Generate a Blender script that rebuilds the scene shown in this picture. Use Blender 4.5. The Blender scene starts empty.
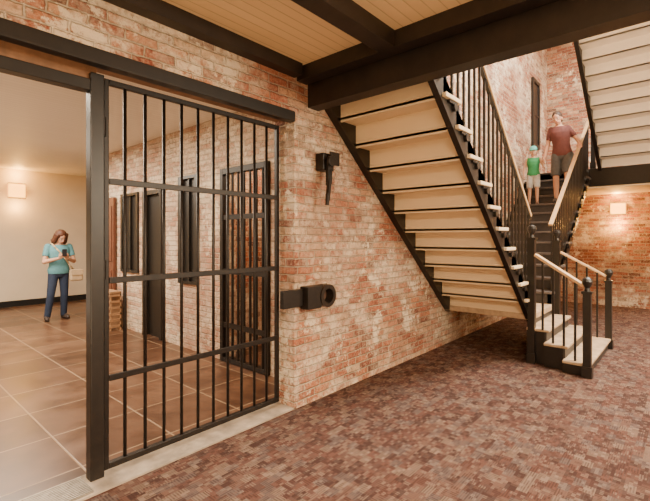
import bpy, bmesh, math, random
from mathutils import Vector, Matrix
random.seed(4)
S=bpy.context.scene
COL=S.collection
# ------------------------------------------------------------ node helper
class NT:
    def __init__(s,name):
        s.mat=bpy.data.materials.new(name); s.mat.use_nodes=True
        s.t=s.mat.node_tree; s.b=s.t.nodes['Principled BSDF']
    def n(s,typ,**k):
        nd=s.t.nodes.new(typ)
        for a,v in k.items(): setattr(nd,a,v)
        return nd
    def put(s,sock,v):
        if isinstance(v,bpy.types.NodeSocket): s.t.links.new(v,sock)
        elif isinstance(v,(tuple,list)) and len(v)==3 and sock.type=='RGBA': sock.default_value=(*v,1)
        else: sock.default_value=v
    def m(s,op,a,b=None,c=None):
        nd=s.n('ShaderNodeMath',operation=op); s.put(nd.inputs[0],a)
        if b is not None: s.put(nd.inputs[1],b)
        if c is not None: s.put(nd.inputs[2],c)
        return nd.outputs[0]
    def mix(s,f,a,b,blend='MIX'):
        nd=s.n('ShaderNodeMix',data_type='RGBA',blend_type=blend)
        s.put(nd.inputs[0],f); s.put(nd.inputs[6],a); s.put(nd.inputs[7],b); return nd.outputs[2]
    def mr(s,v,a,b,c=0.,d=1.):
        nd=s.n('ShaderNodeMapRange'); s.put(nd.inputs[0],v)
        for i,x in enumerate((a,b,c,d)): s.put(nd.inputs[i+1],x)
        return nd.outputs[0]
    def noise(s,scale,detail=4,vec=None,rough=.55):
        nd=s.n('ShaderNodeTexNoise'); nd.inputs['Scale'].default_value=scale; nd.inputs['Detail'].default_value=detail
        nd.inputs['Roughness'].default_value=rough
        if vec is None: vec=s.pos()
        s.t.links.new(vec,nd.inputs['Vector']); return nd.outputs['Fac']
    def pos(s):
        if not hasattr(s,'_p'): s._p=s.n('ShaderNodeNewGeometry')
        return s._p.outputs['Position']
    def xyz(s,v):
        nd=s.n('ShaderNodeSeparateXYZ'); s.put(nd.inputs[0],v); return nd.outputs
    def comb(s,x,y,z=0.):
        nd=s.n('ShaderNodeCombineXYZ'); s.put(nd.inputs[0],x); s.put(nd.inputs[1],y); s.put(nd.inputs[2],z); return nd.outputs[0]
    def ramp(s,f,stops,const=False):
        nd=s.n('ShaderNodeValToRGB'); cr=nd.color_ramp
        if const: cr.interpolation='CONSTANT'
        while len(cr.elements)<len(stops): cr.elements.new(.5)
        for e,(p,c) in zip(cr.elements,stops): e.position=p; e.color=(*c,1)
        s.put(nd.inputs[0],f); return nd.outputs[0]
    def wn(s,vec):
        nd=s.n('ShaderNodeTexWhiteNoise',noise_dimensions='3D'); s.put(nd.inputs[0],vec); return nd.outputs['Value']
    def bump(s,h,st=.5,dist=.01):
        nd=s.n('ShaderNodeBump'); nd.inputs['Strength'].default_value=st; nd.inputs['Distance'].default_value=dist
        s.put(nd.inputs['Height'],h); s.t.links.new(nd.outputs[0],s.b.inputs['Normal'])
    def set(s,col=None,rough=.6,metal=0.,spec=None):
        if col is not None: s.put(s.b.inputs['Base Color'],col)
        s.put(s.b.inputs['Roughness'],rough); s.b.inputs['Metallic'].default_value=metal
        if spec is not None: s.b.inputs['Specular IOR Level'].default_value=spec
        return s.mat

def simple(name,col,rough=.6,metal=0.,var=.15,scale=12,spec=None):
    t=NT(name); f=t.noise(scale,4)
    c=t.mix(t.mr(f,.3,.7),tuple(x*(1-var) for x in col),tuple(min(1,x*(1+var)) for x in col))
    return t.set(c,rough,metal,spec)
def emis(name,col,st):
    t=NT(name); t.b.inputs['Base Color'].default_value=(*col,1)
    t.b.inputs['Emission Color'].default_value=(*col,1); t.b.inputs['Emission Strength'].default_value=st
    return t.mat

def brick(name='brick_masonry',wash=0.,pale=0.):
    t=NT(name); p=t.pos(); x,y,z=t.xyz(p)
    nx,ny,nz=t.xyz(t._p.outputs['True Normal'])
    u=t.m('ADD',t.m('MULTIPLY',x,t.m('ABSOLUTE',ny)),t.m('MULTIPLY',y,t.m('ABSOLUTE',nx)))
    w=t.noise(9,3)
    u=t.m('ADD',u,t.m('MULTIPLY',w,.03)); v=t.m('ADD',z,t.m('MULTIPLY',t.noise(5,4),.030))
    vr=t.m('DIVIDE',v,.070); row=t.m('FLOOR',vr); fv=t.m('FRACT',vr)
    uu=t.m('ADD',t.m('DIVIDE',u,.21),t.m('ADD',t.m('MULTIPLY',t.m('FLOORED_MODULO',row,2.),.5),t.m('MULTIPLY',t.wn(t.comb(row,3.)),.22)))
    col=t.m('FLOOR',uu); fu=t.m('FRACT',uu)
    du=t.m('MULTIPLY',t.m('MINIMUM',fu,t.m('SUBTRACT',1.,fu)),.21)
    dv=t.m('MULTIPLY',t.m('MINIMUM',fv,t.m('SUBTRACT',1.,fv)),.070)
    d=t.m('ADD',t.m('MINIMUM',du,dv),t.m('MULTIPLY',t.m('SUBTRACT',t.noise(45,4),.5),.014))
    mask=t.mr(d,.003,.009)
    r=t.wn(t.comb(col,row)); r2=t.wn(t.comb(col,row,7.))
    bc=t.ramp(r,[(0,(.11,.03,.018)),(.16,(.26,.055,.028)),(.34,(.38,.10,.045)),(.5,(.46,.175,.08)),(.64,(.34,.085,.045)),(.76,(.54,.28,.15)),(.88,(.60,.41,.26)),(1,(.22,.12,.08))])
    bc=t.mix(t.mr(t.noise(40,7,rough=.7),.45,.68,0.,.7),bc,(.66,.44,.28))
    bc=t.mix(t.mr(t.noise(26,7,rough=.7),.5,.68,0.,.8),bc,(.085,.032,.02))
    mc=t.mix(t.noise(14,5),(.30,.21,.14),(.70,.56,.40))
    c=t.mix(mask,mc,bc)
    big=t.noise(1.15,9,rough=.72)
    wf=t.m('MULTIPLY',t.mr(big,.455-wash,.545-wash),t.mr(t.noise(17,8,rough=.8),.38,.53))
    wf=t.m('MULTIPLY',wf,t.mr(r2,.1,.6,.35,1.))
    c=t.mix(t.m('MULTIPLY',wf,.9),c,(.80,.67,.49))
    pf=t.mr(t.noise(2.3,9,vec=t.comb(x,y,t.m('ADD',z,4.)),rough=.75),.555+(.03 if wash<0 else 0),.58+(.03 if wash<0 else 0))
    c=t.mix(t.m('MULTIPLY',pf,.88),c,(.82,.69,.50))
    c=t.mix(t.mr(t.noise(.9,5,vec=t.comb(x,y,t.m('ADD',z,9.))),.47,.64,0.,.45),c,(.21,.055,.026))
    if pale: c=t.mix(pale,c,(.72,.56,.40))
    t.bump(t.m('ADD',mask,t.m('MULTIPLY',t.noise(45,6,rough=.7),.9)),1.,.016)
    return t.set(c,.85)
def carpet():
    t=NT('patterned_carpet'); x,y,z=t.xyz(t.pos())
    ry=t.m('DIVIDE',y,.060); row=t.m('FLOOR',ry)
    ux=t.m('ADD',t.m('DIVIDE',x,.090),t.m('MULTIPLY',t.m('FLOORED_MODULO',row,3.),.37)); cx=t.m('FLOOR',ux)
    r=t.wn(t.comb(cx,row)); r2=t.wn(t.comb(cx,row,4.))
    scx=t.m('FLOOR',t.m('DIVIDE',x,.030)); scy=t.m('FLOOR',t.m('DIVIDE',y,.020)); rs=t.wn(t.comb(scx,scy,2.))
    sx=t.m('GREATER_THAN',t.m('FRACT',t.m('DIVIDE',x,.018)),.5)
    sy=t.m('GREATER_THAN',t.m('FRACT',t.m('DIVIDE',y,.015)),.5)
    g=t.m('GREATER_THAN',r2,.5)
    s=t.m('ADD',t.m('MULTIPLY',sx,g),t.m('MULTIPLY',sy,t.m('SUBTRACT',1.,g)))
    A=t.ramp(r,[(0,(.060,.030,.023)),(.18,(.115,.050,.035)),(.38,(.145,.078,.055)),(.55,(.125,.088,.074)),(.72,(.205,.135,.095)),(.86,(.088,.040,.030))],True)
    B=t.ramp(rs,[(0,(.045,.022,.018)),(.35,(.115,.06,.044)),(.6,(.20,.135,.10)),(.8,(.08,.052,.044))],True)
    c=t.mix(t.m('ADD',t.m('MULTIPLY',s,.5),.18),A,B)
    c=t.mix(t.mr(t.noise(260,2),.3,.7,0.,.25),c,(.04,.02,.016))
    t.bump(t.noise(350,3),.6,.005)
    return t.set(c,.95,spec=.1)
def tile():
    t=NT('stone_tile_floor'); x,y,z=t.xyz(t.pos())
    fx=t.m('DIVIDE',t.m('ADD',x,.25),.62); fy=t.m('DIVIDE',t.m('ADD',y,.1),.62)
    a=t.m('FRACT',fx); b=t.m('FRACT',fy)
    d=t.m('MINIMUM',t.m('MINIMUM',a,t.m('SUBTRACT',1.,a)),t.m('MINIMUM',b,t.m('SUBTRACT',1.,b)))
    m=t.mr(d,.008,.013)
    r=t.wn(t.comb(t.m('FLOOR',fx),t.m('FLOOR',fy)))
    n=t.noise(2.8,8,rough=.55)
    c=t.ramp(t.m('ADD',n,t.m('MULTIPLY',t.m('SUBTRACT',r,.5),.26)),[(.3,(.055,.024,.013)),(.45,(.088,.040,.021)),(.57,(.12,.057,.031)),(.75,(.16,.083,.046))])
    c=t.mix(m,(.30,.20,.12),c)
    t.bump(t.m('ADD',m,t.m('MULTIPLY',n,.15)),.35,.003)
    return t.set(c,t.mr(n,.3,.7,.28,.38))
def planks(name,c1,c2,k=.6):
    t=NT(name); x,y,z=t.xyz(t.pos())
    f=t.m('DIVIDE',y,.085); fr=t.m('FRACT',f); g=t.mr(t.m('MINIMUM',fr,t.m('SUBTRACT',1.,fr)),.02,.07)
    r=t.wn(t.comb(t.m('FLOOR',f),0.))
    c=t.mix(r,c1,c2); c=t.mix(t.m('SUBTRACT',1.,g),c,tuple(v*k for v in c1))
    t.bump(g,.3,.004); return t.set(c,.55)
BRICK=brick(); BRICK2=brick('brick_masonry_annex',.03,.15); BRICK3=brick('brick_masonry_far',-.05,0); CARPET=carpet(); TILE=tile()
CEIL=planks('beadboard_ceiling',(.78,.56,.29),(.82,.60,.33),.72)
CEIL2=planks('beadboard_painted',(.82,.73,.60),(.84,.75,.62),.86)
BLACK=simple('black_painted_steel',(.011,.008,.006),.38,.0,.3,20)
IRON=simple('old_black_iron',(.013,.009,.007),.42,.3,.35,35)
BEAM=simple('dark_timber',(.016,.010,.007),.5,0,.4,9)
PLAS=simple('beige_plaster',(.77,.64,.47),.8,0,.04,3)
CREAM=simple('cream_painted_wood',(.77,.60,.38),.6,0,.015,3)
CREAM2=simple('off_white_painted_wood',(.84,.76,.63),.6,0,.02,6)
WOOD=simple('pale_oak_handrail',(.66,.43,.22),.4,0,.12,14)
WORN=simple('worn_wood_tread',(.44,.31,.19),.6,0,.3,9)
DTREAD=simple('dark_step_paint',(.10,.08,.07),.5,0,.2,12)
DRISE=simple('grey_black_riser',(.04,.033,.03),.5,0,.2,12)
CONC=simple('concrete_sill',(.34,.27,.20),.85,0,.35,7)
METAL=simple('ribbed_metal',(.35,.31,.26),.4,.8,.2,30)
DARK=simple('dark_interior',(.008,.006,.005),.9,0,.2,4)
REDW=simple('red_brown_wood',(.14,.05,.026),.5,0,.25,14)
SOFF=simple('brown_soffit_board',(.24,.12,.06),.7,0,.3,9)
# ------------------------------------------------------------ mesh helpers
def newobj(name,bm,mat,parent=None,smooth=False,struct=False,bevel=0):
    me=bpy.data.meshes.new(name); bmesh.ops.recalc_face_normals(bm,faces=bm.faces)
    bm.to_mesh(me); bm.free(); me.materials.append(mat)
    if smooth:
        for p in me.polygons: p.use_smooth=True
    o=bpy.data.objects.new(name,me); COL.objects.link(o)
    if parent: o.parent=parent
    if struct: o['kind']='structure'
    if bevel:
        b=o.modifiers.new('b','BEVEL'); b.width=bevel; b.segments=2; b.limit_method='ANGLE'
    return o
def bx(bm,x0,x1,y0,y1,z0,z1):
    vs=[bm.verts.new((x,y,z)) for x in(x0,x1) for y in(y0,y1) for z in(z0,z1)]
    for f in((0,1,3,2),(4,6,7,5),(0,4,5,1),(2,3,7,6),(0,2,6,4),(1,5,7,3)): bm.faces.new([vs[i] for i in f])
def box(name,c,mat,parent=None,struct=False,bevel=0):
    bm=bmesh.new(); bx(bm,*c); return newobj(name,bm,mat,parent,struct=struct,bevel=bevel)
def boxes(name,cs,mat,parent=None,struct=False,bevel=0):
    bm=bmesh.new()
    for c in cs: bx(bm,*c)
    return newobj(name,bm,mat,parent,struct=struct,bevel=bevel)
def cyl(bm,p,q,r1,r2=None,seg=12):
    p=Vector(p);q=Vector(q);r2=r1 if r2 is None else r2
    d=(q-p).normalized(); a=d.orthogonal().normalized(); b=d.cross(a)
    A=[bm.verts.new(p+(a*math.cos(2*math.pi*i/seg)+b*math.sin(2*math.pi*i/seg))*r1) for i in range(seg)]
    B=[bm.verts.new(q+(a*math.cos(2*math.pi*i/seg)+b*math.sin(2*math.pi*i/seg))*r2) for i in range(seg)]
    for i in range(seg): bm.faces.new((A[i],A[(i+1)%seg],B[(i+1)%seg],B[i]))
    bm.faces.new(A[::-1]); bm.faces.new(B)
def slope_box(bm,p,q,w,h):
    p=Vector(p);q=Vector(q); d=(q-p).normalized(); s=d.cross(Vector((0,0,1))).normalized()*w/2; u=s.cross(d).normalized()*h/2
    R=[[bm.verts.new(c+a+b) for a,b in((s,u),(-s,u),(-s,-u),(s,-u))] for c in(p,q)]
    for i in range(4): bm.faces.new((R[0][i],R[0][(i+1)%4],R[1][(i+1)%4],R[1][i]))
    bm.faces.new(R[0][::-1]); bm.faces.new(R[1])
def lathe(bm,c,prof,seg=12,rot=0):
    rings=[[bm.verts.new((c[0]+r*math.cos(rot+2*math.pi*i/seg),c[1]+r*math.sin(rot+2*math.pi*i/seg),z)) for i in range(seg)] for r,z in prof]
    for a,b in zip(rings,rings[1:]):
        for i in range(seg): bm.faces.new((a[i],a[(i+1)%seg],b[(i+1)%seg],b[i]))
    bm.faces.new(rings[0][::-1]); bm.faces.new(rings[-1])
def ell(bm,c,r,M=None,seg=14,rg=10):
    c=Vector(c); rings=[]
    def T(v): 
        v=c+Vector(v); return (M@v) if M else v
    top=bm.verts.new(T((0,0,r[2]))); bot=bm.verts.new(T((0,0,-r[2])))
    for j in range(1,rg):
        a=math.pi*j/rg
        rings.append([bm.verts.new(T((r[0]*math.sin(a)*math.cos(2*math.pi*i/seg),r[1]*math.sin(a)*math.sin(2*math.pi*i/seg),r[2]*math.cos(a)))) for i in range(seg)])
    for i in range(seg):
        k=(i+1)%seg
        bm.faces.new((top,rings[0][i],rings[0][k])); bm.faces.new((bot,rings[-1][k],rings[-1][i]))
        for a,b in zip(rings,rings[1:]): bm.faces.new((a[i],b[i],b[k],a[k]))
def cap(bm,p,q,r1,r2,seg=12):
    p=Vector(p);q=Vector(q); cyl(bm,p,q,r1,r2,seg); ell(bm,p,(r1,)*3,None,seg,8); ell(bm,q,(r2,)*3,None,seg,8)
def loft(bm,secs,seg=20):
    rings=[[bm.verts.new((cx+rx*math.cos(2*math.pi*i/seg),cy+ry*math.sin(2*math.pi*i/seg),z)) for i in range(seg)] for z,rx,ry,cx,cy in secs]
    for a,b in zip(rings,rings[1:]):
        for i in range(seg): bm.faces.new((a[i],a[(i+1)%seg],b[(i+1)%seg],b[i]))
    bm.faces.new(rings[0][::-1]); bm.faces.new(rings[-1])
def empty(name,loc,label,cat):
    e=bpy.data.objects.new(name,None); e.location=loc; e.empty_display_size=.2; COL.objects.link(e)
    e['label']=label; e['category']=cat; return e
def adopt(e,objs):
    for o in objs:
        o.parent=e; o.matrix_parent_inverse=Matrix.Translation(-Vector(e.location))
# ------------------------------------------------------------ shell
WY=2.6; XB=11.1; XJ=2.55
box('floor',(-3,XB,-3.5,WY,-.1,0),CARPET,struct=True)
box('floor_tiles',(-3,7,2.86,11.1,-.1,0),TILE,struct=True)
box('trim_1',(-3,XJ+.02,WY,2.86,-.1,.012),CONC,struct=True)
boxes('wall_front',[(XJ,XB+.2,WY,2.85,0,6.6),(-3,XJ,WY,2.85,2.6,6.6),(-3,-.35,WY,2.85,0,2.6)],BRICK,struct=True)
box('wall_back',(XB,XB+.2,-3.5,WY,0,6.6),BRICK3,struct=True)
box('wall_right',(-3,XB,-3.7,-3.5,0,6.6),PLAS,struct=True)
box('wall_left',(-3.2,-3,-3.5,11.1,0,6.6),PLAS,struct=True)
box('ceiling',(-3,2.86,-3.5,WY,3.0,3.08),CEIL,struct=True)
box('ceiling_upper',(-3,XB,-3.5,WY,6.6,6.7),PLAS,struct=True)
box('ceiling_annex',(-3,7,2.85,11.1,3.0,3.1),CEIL2,struct=True)
box('wall_annex_back',(-3,7,11.1,11.3,0,3.0),PLAS,struct=True)
box('baseboard_annex',(-3,7,11.07,11.1,0,.13),DARK,struct=True)
box('wall_annex_side',(7,7.2,2.85,11.1,0,3.0),PLAS,struct=True)
# cell wall with openings
ops=[(3.43,4.32,0,2.34),(4.89,5.29,.92,2.3),(5.85,6.36,0,2.18),(6.61,7.16,.98,2.19)]
segs=[];y=2.85
for a,b,z0,z1 in ops:
    segs.append((3,3.2,y,a,0,3.0)); segs.append((3,3.2,a,b,z1,3.0))
    if z0>0: segs.append((3,3.2,a,b,0,z0))
    y=b
segs.append((3,3.2,y,8.0,0,3.0))
segs.append((3.2,7,7.8,8.0,0,3.0))
boxes('wall_cell',segs,BRICK2,struct=True)
boxes('wall_cell_inner',[(4.6,4.7,2.85,7.8,0,3.0),(3.2,4.6,4.5,4.6,0,3.0)],BRICK,struct=True)
# beams
box('trim_2',(-3,2.55,2.5,WY,2.9,3.0),BEAM,struct=True)
box('trim_3',(-3,2.58,1.6,1.74,2.88,3.0),BEAM,struct=True)
box('trim_4',(2.58,2.70,-3.5,2.6,2.88,3.0),BEAM,struct=True)
box('trim_5',(2.72,2.86,-3.5,2.6,2.68,3.0),BEAM,struct=True)
boxes('trim_6',[(-3,XJ,2.585,2.66,2.515,2.605)],BLACK,struct=True,bevel=.006)
boxes('trim_7',[(-3,XJ,2.66,2.85,2.56,2.6),(-3,1.0,2.77,2.80,2.47,2.56)],SOFF,struct=True)
# door frame (left doorway)
boxes('door_1',[(.955,1.035,2.74,2.82,0,2.515),(-.35,-.25,2.74,2.82,0,2.47),(-.25,.955,2.74,2.82,2.40,2.47)],BLACK,struct=True,bevel=.005)
# ribbed threshold
bm=bmesh.new(); bx(bm,.1,.93,2.62,2.84,.012,.018)
for i in range(12): bx(bm,.1,.93,2.625+i*.018,2.633+i*.018,.018,.024)
o=newobj('threshold_plate',bm,METAL); o['label']='ribbed metal threshold plate on the concrete doorway sill'; o['category']='threshold'
# ------------------------------------------------------------ jail gate
g=empty('jail_gate',(1.05,2.8,.03),'black iron barred jail gate between tiled room and carpeted hall','gate')
parts=[]
GX0,GX1,GY=1.045,2.53,2.79
parts.append(boxes('gate_frame',[(GX0,GX0+.03,GY-.018,GY+.018,.03,2.51),(GX1-.03,GX1,GY-.018,GY+.018,.03,2.51),(GX0+.03,GX1-.03,GY-.018,GY+.018,2.475,2.51),(GX0+.03,GX1-.03,GY-.018,GY+.018,.03,.07)],IRON,bevel=.004))
for z in(.61,1.23,1.86):
    parts.append(box('rail',(GX0+.03,GX1-.03,GY-.026,GY-.012,z-.02,z+.02),IRON,bevel=.003))
nb=10
for i in range(nb):
    x=GX0+.0+(GX1-GX0)*(i+1)/(nb+1)
    bm=bmesh.new(); cyl(bm,(x,GY,.06),(x,GY,2.485),.0115); parts.append(newobj('bar',bm,IRON,smooth=True))
for z in(.3,1.3,2.2):
    bm=bmesh.new(); cyl(bm,(GX0-.006,GY-.02,z-.06),(GX0-.006,GY-.02,z+.06),.016); parts.append(newobj('hinge',bm,IRON))
adopt(g,parts)
# lock bolt box: housing with an open round keeper
e=empty('lock_box',(2.7,2.6,.97),'black iron bolt housing with open round keeper mounted on brick','lock')
bm=bmesh.new(); bx(bm,2.38,2.64,2.555,2.60,.90,1.05); a=newobj('strap',bm,IRON,bevel=.004)
bm=bmesh.new(); bx(bm,2.62,2.80,2.50,2.60,.87,1.07); bx(bm,2.80,2.97,2.58,2.60,.87,1.07); b=newobj('housing',bm,IRON,bevel=.006)
bm=bmesh.new(); cxr,czr=2.885,.97
prof=[(.105,2.49),(.105,2.58),(.066,2.58),(.066,2.49)]
rings=[]
for i in range(32):
    an=2*math.pi*i/32; rings.append([bm.verts.new((cxr+r_*math.cos(an),y_,czr+r_*math.sin(an))) for r_,y_ in prof])
for i in range(32):
    A_=rings[i];B_=rings[(i+1)%32]
    for k in range(4): bm.faces.new((A_[k],A_[(k+1)%4],B_[(k+1)%4],B_[k]))
c=newobj('keeper_ring',bm,simple('worn_iron',(.025,.018,.014),.35,.4))
bm=bmesh.new(); cyl(bm,(cxr,2.579,czr),(cxr,2.575,czr),.064,.064,24); d=newobj('keyhole_cover',bm,simple('rusty_recess',(.10,.05,.03),.8)); adopt(e,[a,b,c,d])
e=empty('lever_switch',(2.93,2.6,2.2),'old black cast iron lever mechanism fixed to brick wall','lever')
bm=bmesh.new(); bx(bm,2.82,2.97,2.50,2.60,2.12,2.28); a=newobj('lever_box',bm,IRON,bevel=.01)
bm=bmesh.new(); cyl(bm,(2.88,2.47,2.2),(2.88,2.44,2.2),.05,.05,16); bx(bm,2.875,3.00,2.455,2.475,2.17,2.29); bx(bm,2.85,2.88,2.46,2.5,1.98,2.2); b=newobj('pivot',bm,IRON,bevel=.003)
bm=bmesh.new(); slope_box(bm,(2.88,2.47,2.12),(2.845,2.47,1.84),.03,.03); cyl(bm,(2.845,2.47,1.90),(2.84,2.47,1.80),.02,.018); cyl(bm,(2.91,2.5,2.12),(2.91,2.5,2.0),.025,.02)
c=newobj('lever_handle',bm,IRON); adopt(e,[a,b,c])
# ------------------------------------------------------------ barred cell door, windows in cell wall
def barred(name,y0,y1,z0,z1,label,cat,nbars,rails,x=2.99):
    e=empty(name,(x,(y0+y1)/2,z0),label,cat); P=[]
    P.append(boxes('frame',[(x-.03,x+.05,y0,y0+.06,z0,z1),(x-.03,x+.05,y1-.06,y1,z0,z1),(x-.03,x+.05,y0+.06,y1-.06,z1-.07,z1),(x-.03,x+.05,y0+.06,y1-.06,z0,z0+.05)],IRON,bevel=.004))
    for i in range(nbars):
        yy=y0+(y1-y0)*(i+1)/(nbars+1); bm=bmesh.new(); cyl(bm,(x,yy,z0+.03),(x,yy,z1-.03),.016,None,8); P.append(newobj('bar',bm,IRON))
    for z in rails: P.append(box('rail',(x-.02,x-.005,y0+.05,y1-.05,z-.03,z+.03),IRON))
    adopt(e,P); return e
barred('cell_door',3.43,4.32,0.005,2.34,'black iron barred cell door set in brick wall','door',7,(.45,1.1,1.75))
for k,(y0,y1,z0,z1) in enumerate([(4.89,5.29,.92,2.3),(6.61,7.16,.98,2.19)]):
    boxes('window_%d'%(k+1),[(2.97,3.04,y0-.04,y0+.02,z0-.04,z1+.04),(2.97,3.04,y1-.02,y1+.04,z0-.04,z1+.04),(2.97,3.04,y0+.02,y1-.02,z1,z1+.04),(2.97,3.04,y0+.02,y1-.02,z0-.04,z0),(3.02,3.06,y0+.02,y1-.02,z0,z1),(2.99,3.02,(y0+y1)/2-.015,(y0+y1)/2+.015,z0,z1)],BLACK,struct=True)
boxes('door_2',[(2.97,3.04,5.81,5.87,0,2.22),(2.97,3.04,6.34,6.40,0,2.22),(2.97,3.04,5.87,6.34,2.16,2.22),(3.04,3.08,5.87,6.34,0,2.16)],BLACK,struct=True)
e=empty('wooden_door_panel',(2.95,7.7,0),'tall red-brown wooden panelled door leaf against brick wall','door')
adopt(e,[boxes('leaf',[(2.94,2.98,7.40,7.95,.02,2.2)],REDW),boxes('panel_moulding',[(2.925,2.94,7.47,7.88,.2,.95),(2.925,2.94,7.47,7.88,1.1,2.05)],REDW,bevel=.006)])
bm=bmesh.new()
for i in range(6):
    z=.05+i*.1; bx(bm,2.72,2.735,7.0,7.4,z,z+.035)
    bx(bm,2.72,2.90,6.99,7.005,z,z+.035)
for yy in(7.0,7.13,7.26,7.38): bx(bm,2.735,2.75,yy,yy+.03,0.0,.62)
bx(bm,2.88,2.90,6.99,7.4,0,.62); bx(bm,2.72,2.9,6.99,7.4,.6,.63)
o=newobj('slatted_crate',bm,simple('tan_slats',(.36,.20,.10),.6)); o['label']='tan slatted wooden crate standing against brick wall'; o['category']='crate'
boxes('window_3',[(9.75,9.83,2.55,2.6,3.5,5.0),(10.22,10.3,2.55,2.6,3.5,5.0),(9.83,10.22,2.55,2.6,4.92,5.0),(9.83,10.22,2.55,2.6,3.5,3.58),(9.83,10.22,2.575,2.598,3.58,4.92),(9.83,10.22,2.56,2.575,4.2,4.24)],BLACK,struct=True)
# ------------------------------------------------------------ staircase
YO=1.48
st=empty('staircase',(6.0,2.0,0),'black timber staircase with cream underside and pale handrails beside brick wall','staircase'); SP=[]
def poly_y(name,pts,y0,y1,mat):
    bm=bmesh.new(); A=[bm.verts.new((x,y0,z)) for x,z in pts]; B=[bm.verts.new((x,y1,z)) for x,z in pts]; n=len(pts)
    for i in range(n): bm.faces.new((A[i],A[(i+1)%n],B[(i+1)%n],B[i]))
    fa=bm.faces.new(A[::-1]); fb=bm.faces.new(B); bmesh.ops.triangulate(bm,faces=[fa,fb]); o=newobj(name,bm,mat); SP.append(o); return o
def flight(x0,z0,s,run,rise,n,y0,y1,tm,rm,rails,drop=.06,railh=1.0,nbal=2,strm=BLACK,stry=None,hang=.03):
    sl=rise/run
    for i in range(n):
        xa=x0+s*run*i; xb=x0+s*run*(i+1); z=z0+rise*(i+1)
        lo=min(xa-s*.04,xb+s*.018); hi=max(xa-s*.04,xb+s*.018)
        SP.append(box('tread',(lo,hi,y0-(.035 if 'lo' in rails else 0),y1,z-.035,z),tm,bevel=.006))
    for i in range(n+1):
        xa=x0+s*run*i
        SP.append(box('riser',(min(xa,xa+s*.018),max(xa,xa+s*.018),y0+.002,y1-.002,z0+rise*i-(.0 if not i else .035+hang),z0+rise*(i+1)-.035),rm))
    pts=[]
    for i in range(n):
        xa=x0+s*run*i; xb=x0+s*run*(i+1); z=z0+rise*(i+1)-.036
        pts+= [(xa,z),(xb,z)]
    xe=x0+s*run*n; pts+=[(xe,z0+sl*run*n-drop),(x0,z0-drop)]
    for ya,yb in stry: poly_y('stringer',pts,ya,yb,strm)
    for key,yy in rails.items():
        for i in range(n):
            for k in range(nbal):
                x=x0+s*run*(i+(k+.5)/nbal); zt=z0+rise+sl*abs(x-x0)+railh-.03; zb=z0+rise*(i+1)
                bm=bmesh.new(); bx(bm,x-.010,x+.010,yy-.010,yy+.010,zb,zt)
                lathe(bm,(x,yy),[(.012,zb+.10),(.017,zb+.13),(.012,zb+.16)],8)
                SP.append(newobj('baluster',bm,BLACK))
        bm=bmesh.new(); xs=x0; zr=z0+rise+railh
        slope_box(bm,(xs,yy,zr),(xe,yy,zr+sl*run*n),.055,.035); SP.append(newobj('handrail',bm,WOOD,bevel=.008))
        bm=bmesh.new(); slope_box(bm,(xs,yy,zr-.035),(xe,yy,zr-.035+sl*run*n),.035,.03); SP.append(newobj('rail_underside',bm,BLACK))
        for i in range(n):
            xa=x0+s*run*i; z=z0+rise*(i+1)
            bm=bmesh.new(); cyl(bm,(xa+s*.06,y0-.03,z-.075),(xa+s*.06,y0-.002,z-.075),.035,.035,12); bx(bm,min(xa+s*.03,xa+s*.17),max(xa+s*.03,xa+s*.17),y0-.025,y0-.002,z-.06,z-.037)
            SP.append(newobj('tread_bracket',bm,BLACK))
    return sl
runB=(5.53-2.87)/11
flight(5.53,.56,-1,runB,.21,11,YO,2.58,CREAM,CREAM,{'lo':YO+.01},stry=[(YO-.002,YO+.05),(2.52,2.598)],drop=.09,hang=.012)
runC=(9.5-6.55)/12
flight(6.55,.56,1,runC,.176,12,YO,2.58,DTREAD,DRISE,{'lo':YO+.01},stry=[(YO-.002,YO+.05),(2.53,2.598)],drop=.12,railh=.95)
YD=1.27
flight(9.48,2.85,-1,.24,.18,12,.0,YD,CREAM2,CREAM2,{},stry=[(YD,YD+.06),(-.05,.0)],drop=.06,hang=.0)
for i in range(12):
    for k in range(2):
        x=9.48-.24*(i+(k+.5)/2); z=2.85+.18*(i+1); SP.append(box('baluster',(x-.013,x+.013,YD+.02,YD+.046,z-.04,2.85+.18+.75*(9.48-x)+.92),BLACK))
bm=bmesh.new(); slope_box(bm,(9.48,YD+.03,3.98),(6.6,YD+.03,3.98+.75*2.88),.06,.06); SP.append(newobj('handrail',bm,BLACK))
SP.append(box('landing',(5.50,6.56,YO-.03,2.59,.49,.56),WORN,bevel=.006))
SP.append(box('landing_skirt',(5.50,6.56,YO,YO+.03,.36,.489),BLACK))
SP.append(boxes('platform',[(9.5,11.09,-1.5,2.59,2.5,2.85)],BLACK,bevel=.01))
SP.append(box('platform_soffit',(9.52,11.09,-1.5,2.59,2.47,2.5),CREAM))
SP.append(box('carriage_post',(6.5,6.56,YO,YO+.06,0,.47),BLACK))
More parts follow.
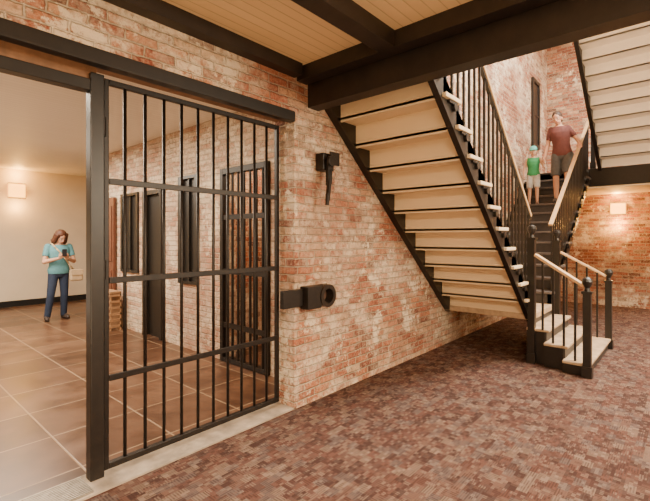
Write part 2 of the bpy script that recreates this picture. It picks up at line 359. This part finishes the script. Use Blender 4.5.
# lower steps fanning toward -Y : three solid boxed steps below the landing
steps=[(5.40,6.58,1.27,1.49,.42),(5.32,6.66,1.06,1.28,.28),(5.23,6.75,.83,1.07,.14)]
for (xa,xb,ya,yb,z) in steps:
    SP.append(box('tread',(xa-.02,xb+.02,ya-.03,yb,z-.032,z),WORN,bevel=.008))
    SP.append(box('riser',(xa,xb,ya,ya+.018,z-.14,z-.0325),DRISE))
    for q in(xa,xb-.03): SP.append(box('step_side',(q,q+.03,ya+.019,yb,0 if yb<1.4 else .0,z-.0325),BLACK))
SP.append(box('riser',(5.45,6.56,1.47,1.488,.4205,.489),DRISE))
def newel(x,y,z0,z1,w=.075):
    bm=bmesh.new(); h=w/2
    bx(bm,x-h,x+h,y-h,y+h,z0,z1-.16); bx(bm,x-h-.012,x+h+.012,y-h-.012,y+h+.012,z0,z0+.12)
    bx(bm,x-h-.012,x+h+.012,y-h-.012,y+h+.012,z1-.18,z1-.155)
    lathe(bm,(x,y),[(.028,z1-.155),(.024,z1-.12),(.045,z1-.08),(.052,z1-.05),(.045,z1-.02),(.015,z1)],14)
    SP.append(newobj('newel_post',bm,BLACK))
newel(5.40,1.43,0,1.66); newel(5.22,.83,0,1.08); newel(6.78,.83,0,1.08); newel(6.66,1.43,0,1.62); newel(9.55,1.42,2.85,3.98)
for xa,xb in((5.39,5.23),(6.66,6.77)):
    bm=bmesh.new(); slope_box(bm,(xa,1.39,1.30),(xb,.86,.98),.06,.035); SP.append(newobj('handrail',bm,WOOD,bevel=.008))
    for k in range(4):
        f=(k+.7)/4.5; yy=1.39-.53*f; x=xa+(xb-xa)*f+(.02 if xa<6 else -.02); zt=1.29-.32*f; zb=.42 if yy>1.26 else (.28 if yy>1.05 else .14)
        SP.append(box('baluster',(x-.011,x+.011,yy-.011,yy+.011,zb-.01,zt),BLACK))
adopt(st,SP)
# ------------------------------------------------------------ sconces
GLOW=emis('warm_sconce_glass',(1,.46,.06),5)
def sconce(loc,axis,label,en):
    e=empty('wall_sconce',loc,label,'wall lamp'); x,y,z=loc
    if axis=='y':
        b=box('back_plate',(x-.1,x+.1,y-.03,y,z-.13,z+.13),METAL); s=box('lamp_shade',(x-.15,x+.15,y-.12,y-.03,z-.15,z+.15),GLOW,bevel=.02); lps=[(x,y-.18,z+.34),(x,y-.18,z-.34)]
        t=[box('shade_band',(x-.155,x+.155,y-.125,y-.02,z+q-.008,z+q+.008),METAL) for q in(-.158,.158)]
    else:
        b=box('back_plate',(x-.03,x,y-.1,y+.1,z-.1,z+.1),METAL); s=box('lamp_shade',(x-.12,x-.03,y-.14,y+.14,z-.12,z+.12),GLOW,bevel=.02); lps=[(x-.18,y,z+.32),(x-.18,y,z-.32)]
        t=[box('shade_band',(x-.125,x-.02,y-.145,y+.145,z+q-.008,z+q+.008),METAL) for q in(-.128,.128)]
    adopt(e,[b,s]+t)
    for k,lp in enumerate(lps):
        L=bpy.data.lights.new('sconce_bulb','POINT'); L.energy=en; L.color=(1,.50,.10); L.shadow_soft_size=.1
        o=bpy.data.objects.new('sconce_bulb',L); o.location=lp; COL.objects.link(o)
sconce((2.36,11.1,2.53),'y','square glowing amber wall sconce on beige plaster wall',20)
sconce((11.1,1.18,2.14),'x','square glowing amber wall sconce on brick wall',46)
# ------------------------------------------------------------ people
LEAN=0.
def finish(name,bm,mat,parent,voxel,M,it=3,smooth=True):
    for v in bm.verts:
        if v.co.z>.86: v.co.x+=LEAN*(v.co.z-.86)
    me=bpy.data.meshes.new(name); bmesh.ops.recalc_face_normals(bm,faces=bm.faces); bm.to_mesh(me); bm.free()
    o=bpy.data.objects.new(name,me); COL.objects.link(o)
    if voxel:
        r=o.modifiers.new('r','REMESH'); r.mode='VOXEL'; r.voxel_size=voxel
        s=o.modifiers.new('s','SMOOTH'); s.iterations=it; s.factor=.5
        bpy.context.view_layer.update()
        dg=bpy.context.evaluated_depsgraph_get(); m2=bpy.data.meshes.new_from_object(o.evaluated_get(dg))
        o.modifiers.clear(); o.data=m2
    o.data.transform(M)
    o.data.materials.clear(); o.data.materials.append(mat)
    for p in o.data.polygons: p.use_smooth=True
    if parent: o.parent=parent
    return o
def hand(bm,w,d,n,side):
    w=Vector(w); d=Vector(d).normalized(); n=Vector(n); n=(n-d*n.dot(d)).normalized(); l=d.cross(n)*side
    for k,(off,ln) in enumerate(((.027,.068),(.009,.076),(-.009,.071),(-.027,.056))):
        kn=w+d*.085+l*off; cap(bm,w+d*.01+l*off*.6,kn,.013,.0115,8)
        m=kn+(d*.85+n*.5).normalized()*ln*.5; cap(bm,kn,m,.0105,.009,8)
        cap(bm,m,m+(d*.35+n*.95).normalized()*ln*.5,.009,.0075,8)
    a=w+d*.03+l*.026; b=w+d*.06+l*.05+n*.02; cap(bm,a,b,.013,.011,8); cap(bm,b,b+(d*.8+n*.5).normalized()*.032,.011,.009,8)
def person(label,H,loc,rot,J,cols,headscale=1.0,pitch=0,yaw=0,shorts=False,hair='long',hat=False,sleeve=.55,thick=1.0,girth=1.0):
    s=H/1.7; M=Matrix.Scale(s,4)
    skin=simple('skin',cols['skin'],.55,0,.05,20); shirtm=simple('shirt',cols['shirt'],.8,0,.12,25); pantm=simple('trousers',cols['pants'],.85,0,.15,25)
    hairm=simple('hair',cols['hair'],.6,0,.3,40); shoem=simple('shoe_leather',cols['shoe'],.6)
    sh=J.get('sh',(.17,1.37)); legs=J['legs']; arms=J['arms']; gx=girth
    def torso(i,z0,z1):
        base=[(.80,.10,.085,0,0),(.86,.155,.105,0,.0),(.93,.168,.115,0,.0),(1.02,.142,.105,0,-.005),(1.10,.14,.105,0,-.01),(1.20,.155,.115,0,-.015),(1.29,.168,.115,0,-.01),(1.36,.165,.095,0,0),(1.405,.12,.075,0,.0),(1.43,.07,.06,0,.0)]
        return [(z,rx*gx+i,ry*gx+i,cx,cy) for z,rx,ry,cx,cy in base if z0<=z<=z1]
    HM=Matrix.Translation((0,.0,1.42))@Matrix.Rotation(math.radians(yaw),4,'Z')@Matrix.Rotation(math.radians(pitch),4,'X')@Matrix.Scale(headscale,4)
    bm=bmesh.new(); loft(bm,torso(0,.8,1.43))
    cap(bm,(0,.012,1.38),HM@Vector((0,0,.08)),.056,.05)
    ell(bm,(0,.0,.165),(.074,.094,.102),HM); ell(bm,(0,-.03,.095),(.056,.062,.062),HM); ell(bm,(0,-.06,.062),(.028,.028,.022),HM)
    ell(bm,(0,-.098,.128),(.011,.02,.024),HM); ell(bm,(0,-.106,.115),(.016,.014,.011),HM)
    for q in(-1,1):
        ell(bm,(.076*q,.005,.13),(.011,.02,.032),HM)
    for (hip,kn,an,toe) in legs:
        cap(bm,hip,kn,.078,.052); cap(bm,kn,Vector(kn).lerp(Vector(an),.35)+Vector((0,.012,0)),.05,.052); cap(bm,Vector(kn).lerp(Vector(an),.35)+Vector((0,.012,0)),an,.052,.034)
        t=Vector(toe); cap(bm,Vector(an)-Vector((0,0,.03)),t,.034,.026)
    for q,(el,wr,hd,hn) in zip((-1,1),arms):
        S0=Vector((q*sh[0]*gx,.0,sh[1])); cap(bm,S0,el,.049*thick,.038*thick); cap(bm,el,Vector(el).lerp(Vector(wr),.3),.039*thick,.038*thick); cap(bm,Vector(el).lerp(Vector(wr),.3),wr,.038*thick,.025)
        hand(bm,wr,hd,hn,-q)
    body=finish('person',bm,skin,None,.0062/s if s>.8 else .0085,M,2)
    body.location=loc; body.rotation_euler=(0,0,math.radians(rot)); body['label']=label; body['category']='person'
    bm=bmesh.new(); ss=torso(.014,.84,1.41); loft(bm,ss)
    for q,(el,wr,hd,hn) in zip((-1,1),arms):
        S0=Vector((q*sh[0]*gx,.0,sh[1]))
        if sleeve>0: cyl(bm,S0,S0.lerp(Vector(el),sleeve),.062*thick,.058*thick,14); ell(bm,S0,(.062*thick,)*3)
        else: ell(bm,S0+Vector((-q*.03,0,.0)),(.05,.055,.05))
    finish('shirt',bm,shirtm,body,.009,M,3)
    bm=bmesh.new(); loft(bm,torso(.007,.8,.94))
    for (hip,kn,an,toe) in legs:
        if shorts: cyl(bm,hip,Vector(hip).lerp(Vector(kn),.93),.098,.088,16); ell(bm,hip,(.098,)*3)
        else:
            cyl(bm,hip,kn,.09,.066,16); ell(bm,hip,(.09,)*3); ell(bm,kn,(.066,)*3); cyl(bm,kn,Vector(an)-Vector((0,0,.02)),.066,.053,16)
    finish('shorts' if shorts else 'trousers',bm,pantm,body,.009,M,2)
    for (hip,kn,an,toe) in legs:
        an=Vector(an);t=Vector(toe); bm=bmesh.new(); cap(bm,(an.x,an.y+.03,an.z-.045),(t.x,t.y,t.z),.042,.036); cap(bm,(an.x,an.y+.02,an.z-.03),(t.x,(t.y+an.y)/2,t.z+.02),.043,.036)
        for v in bm.verts: v.co.z=max(v.co.z,t.z-.033)
        finish('shoe',bm,shoem,body,.009,M,2)
    eyem=simple('eye',(.03,.02,.015),.2); lipm=simple('lips',(.38,.10,.08),.5); wh=simple('eye_white',(.7,.68,.64),.3)
    for q in(-1,1):
        bm=bmesh.new(); ell(bm,(.03*q,-.083,.148),(.014,.01,.009),HM); finish('eye',bm,wh,body,0,M)
        bm=bmesh.new(); ell(bm,(.03*q,-.0905,.148),(.006,.005,.006),HM); finish('pupil',bm,eyem,body,0,M)
        bm=bmesh.new(); ell(bm,(.03*q,-.086,.17),(.018,.008,.004),HM); finish('eyebrow',bm,hairm,body,0,M)
    bm=bmesh.new(); ell(bm,(0,-.088,.083),(.022,.008,.006),HM); finish('mouth',bm,lipm,body,0,M)
    bm=bmesh.new()
    if hair=='long':
        ell(bm,(0,.022,.19),(.100,.105,.105),HM); ell(bm,(0,.055,.11),(.11,.075,.12),HM)
        for q in(-1,1):
            cap(bm,HM@Vector((.075*q,-.03,.20)),HM@Vector((.10*q,.005,.05)),.034,.042); cap(bm,HM@Vector((.10*q,.01,.06)),HM@Vector((.105*q,.02,-.015)),.04,.026)
            for k in range(6): ell(bm,(q*(.10+.018*random.random()),.02+.03*random.random()-.015,.20-.042*k),(.03,.03,.03),HM)
    elif hair=='short':
        ell(bm,(0,.014,.192),(.084,.096,.092),HM); ell(bm,(0,.045,.13),(.078,.062,.08),HM)
    finish('hair',bm,hairm,body,.008,M,2)
    if hat:
        bm=bmesh.new()
        ell(bm,(0,.005,.20),(.089,.105,.085),HM); ell(bm,(0,-.11,.195),(.075,.085,.012),HM)
        finish('cap',bm,simple('cap_cloth',cols['hat'],.8),body,.008,M,2)
    return body
wrs=[((-.25,-.04,1.09),(-.07,-.235,1.16),(.45,-.55,.5),(.5,.2,.6)),((.25,-.04,1.09),(.075,-.235,1.15),(-.45,-.5,.5),(-.5,.2,.6))]
WX,WYY=2.52,8.80
W=person('standing person in teal blouse and dark jeans looking down at phone',1.66,(WX,WYY,0),2,
  dict(legs=[((-.085,0,.86),(-.15,-.06,.47),(-.20,-.03,.08),(-.235,-.16,.035)),((.085,0,.86),(.085,-.03,.47),(.09,.02,.08),(.12,-.12,.035))],arms=wrs),
  dict(skin=(.62,.34,.22),shirt=(.11,.30,.35),pants=(.018,.03,.065),hair=(.10,.034,.016),shoe=(.04,.025,.02)),pitch=28,sleeve=.62,yaw=10,girth=1.04)
ph=box('phone',(WX-.035,WX+.04,WYY-.32,WYY-.308,1.17,1.30),simple('phone_black',(.02,.02,.025),.3),bevel=.004); ph['label']='dark smartphone held in both hands at chest height'; ph['category']='phone'
e=empty('shoulder_bag',(WX+.19,WYY-.05,.8),'tan shoulder bag hanging at hip on a long strap','bag')
BAG=simple('tan_leather',(.55,.40,.24),.6)
bm=bmesh.new(); 
pts=[(-.13,-.02,1.41),(-.08,-.13,1.31),(.02,-.165,1.18),(.11,-.155,1.03),(.22,-.10,.90)]
T=Matrix.Translation((WX,WYY,0))@Matrix.Rotation(math.radians(2),4,'Z')
for a,b in zip(pts,pts[1:]): cap(bm,T@Vector(a),T@Vector(b),.014,.014,8)
a=newobj('strap',bm,BAG,smooth=True)
bm=bmesh.new(); bx(bm,WX+.13,WX+.35,WYY-.22,WYY-.12,.70,.92); b=newobj('pouch',bm,BAG,bevel=.03)
bm=bmesh.new(); bx(bm,WX+.14,WX+.34,WYY-.235,WYY-.221,.81,.91); c=newobj('flap',bm,BAG,bevel=.004); adopt(e,[a,b,c])
# adult on stairs
LEAN=-.10
P2=person('person in maroon t-shirt and grey shorts holding child by hand',1.70,(8.62,1.76,2.144),-84,
  dict(sh=(.145,1.37),legs=[((-.09,0,.86),(-.10,-.05,.47),(-.10,.0,.08),(-.11,-.13,.035)),((.09,0,.86),(.09,-.14,.50),(.09,-.06,.10),(.10,-.18,.055))],
       arms=[((-.22,.02,1.10),(-.29,-.05,.86),(-.15,-.2,-.9),(.8,-.2,0)),((.26,-.02,1.13),(.30,-.20,1.02),(.0,-.9,-.35),(0,-.2,-1))]),
  dict(skin=(.56,.29,.18),shirt=(.12,.035,.03),pants=(.10,.10,.10),hair=(.06,.03,.018),shoe=(.08,.06,.05)),shorts=True,hair='short',pitch=18,yaw=-12,sleeve=.7,girth=.92,thick=.88)
LEAN=0.
P3=person('small child in green top, pale shorts and teal cap',1.08,(8.64,2.26,2.144),-80,
  dict(legs=[((-.09,0,.86),(-.10,-.03,.47),(-.11,.0,.08),(-.12,-.13,.035)),((.09,0,.86),(.10,-.08,.48),(.10,-.02,.08),(.11,-.15,.035))],
       arms=[((-.24,.02,1.12),(-.25,-.06,.88),(0,-.2,-1),(1,0,0)),((.26,-.02,1.16),(.27,-.08,1.12),(.1,-.1,-.1),(-.8,.2,0))]),
  dict(skin=(.62,.36,.24),shirt=(.04,.28,.10),pants=(.50,.50,.48),hair=(.45,.28,.12),shoe=(.35,.20,.15),hat=(.12,.46,.40)),shorts=True,hair='short',pitch=12,sleeve=0,headscale=1.25,hat=True)
# ------------------------------------------------------------ lights
def area(name,loc,sx,sy,e,col=(1,.82,.59),rot=(0,0,0)):
    L=bpy.data.lights.new(name,'AREA'); L.shape='RECTANGLE'; L.size=sx; L.size_y=sy; L.energy=e; L.color=col
    o=bpy.data.objects.new(name,L); o.location=loc; o.rotation_euler=[math.radians(a) for a in rot]; COL.objects.link(o); return o
area('annex_light',(1.0,7.5,2.95),2,3,310,(1,.85,.66))
area('annex_light',(1.0,4.4,2.95),1.2,1.2,130,(1,.85,.66))
area('annex_fill',(-1.5,7.0,.5),1.2,1.2,70,(1,.85,.66),(180,0,0))  # added fill aimed upward, brightens the annex, no fixture there
area('hall_light',(-.6,-.9,2.9),.9,.9,410)
area('stairwell_light',(6.8,-.6,6.4),2.5,2,1650,(1,.92,.80))
area('hall_light',(4.0,-3.2,2.4),2,.8,240,(1,.84,.62),(70,0,0))  # added side fill from the right wall, not a hall fixture
area('floor_fill',(-1.0,-1.0,.4),1.2,1.2,100,(1,.77,.48),(160,0,0))  # added unseen fill from low down, softens shade in the hall
pl=bpy.data.lights.new('cell_bulb','POINT'); pl.energy=60; pl.color=(1,.7,.45); pl.shadow_soft_size=.1
o=bpy.data.objects.new('cell_bulb',pl); o.location=(3.9,3.8,2.6); COL.objects.link(o)
w=bpy.data.worlds.new('world'); S.world=w; w.use_nodes=True
w.node_tree.nodes['Background'].inputs[0].default_value=(1,.85,.65,1); w.node_tree.nodes['Background'].inputs[1].default_value=.3
# ------------------------------------------------------------ camera
cam=bpy.data.cameras.new('camera'); cam.sensor_width=36; cam.lens=415/650*36; cam.shift_y=-12.5/650; cam.clip_start=.05
co=bpy.data.objects.new('camera',cam); COL.objects.link(co); co.location=(0,0,1.5)
yaw=math.radians(41.33); co.rotation_euler=(math.radians(90),0,yaw-math.pi/2)
S.camera=co
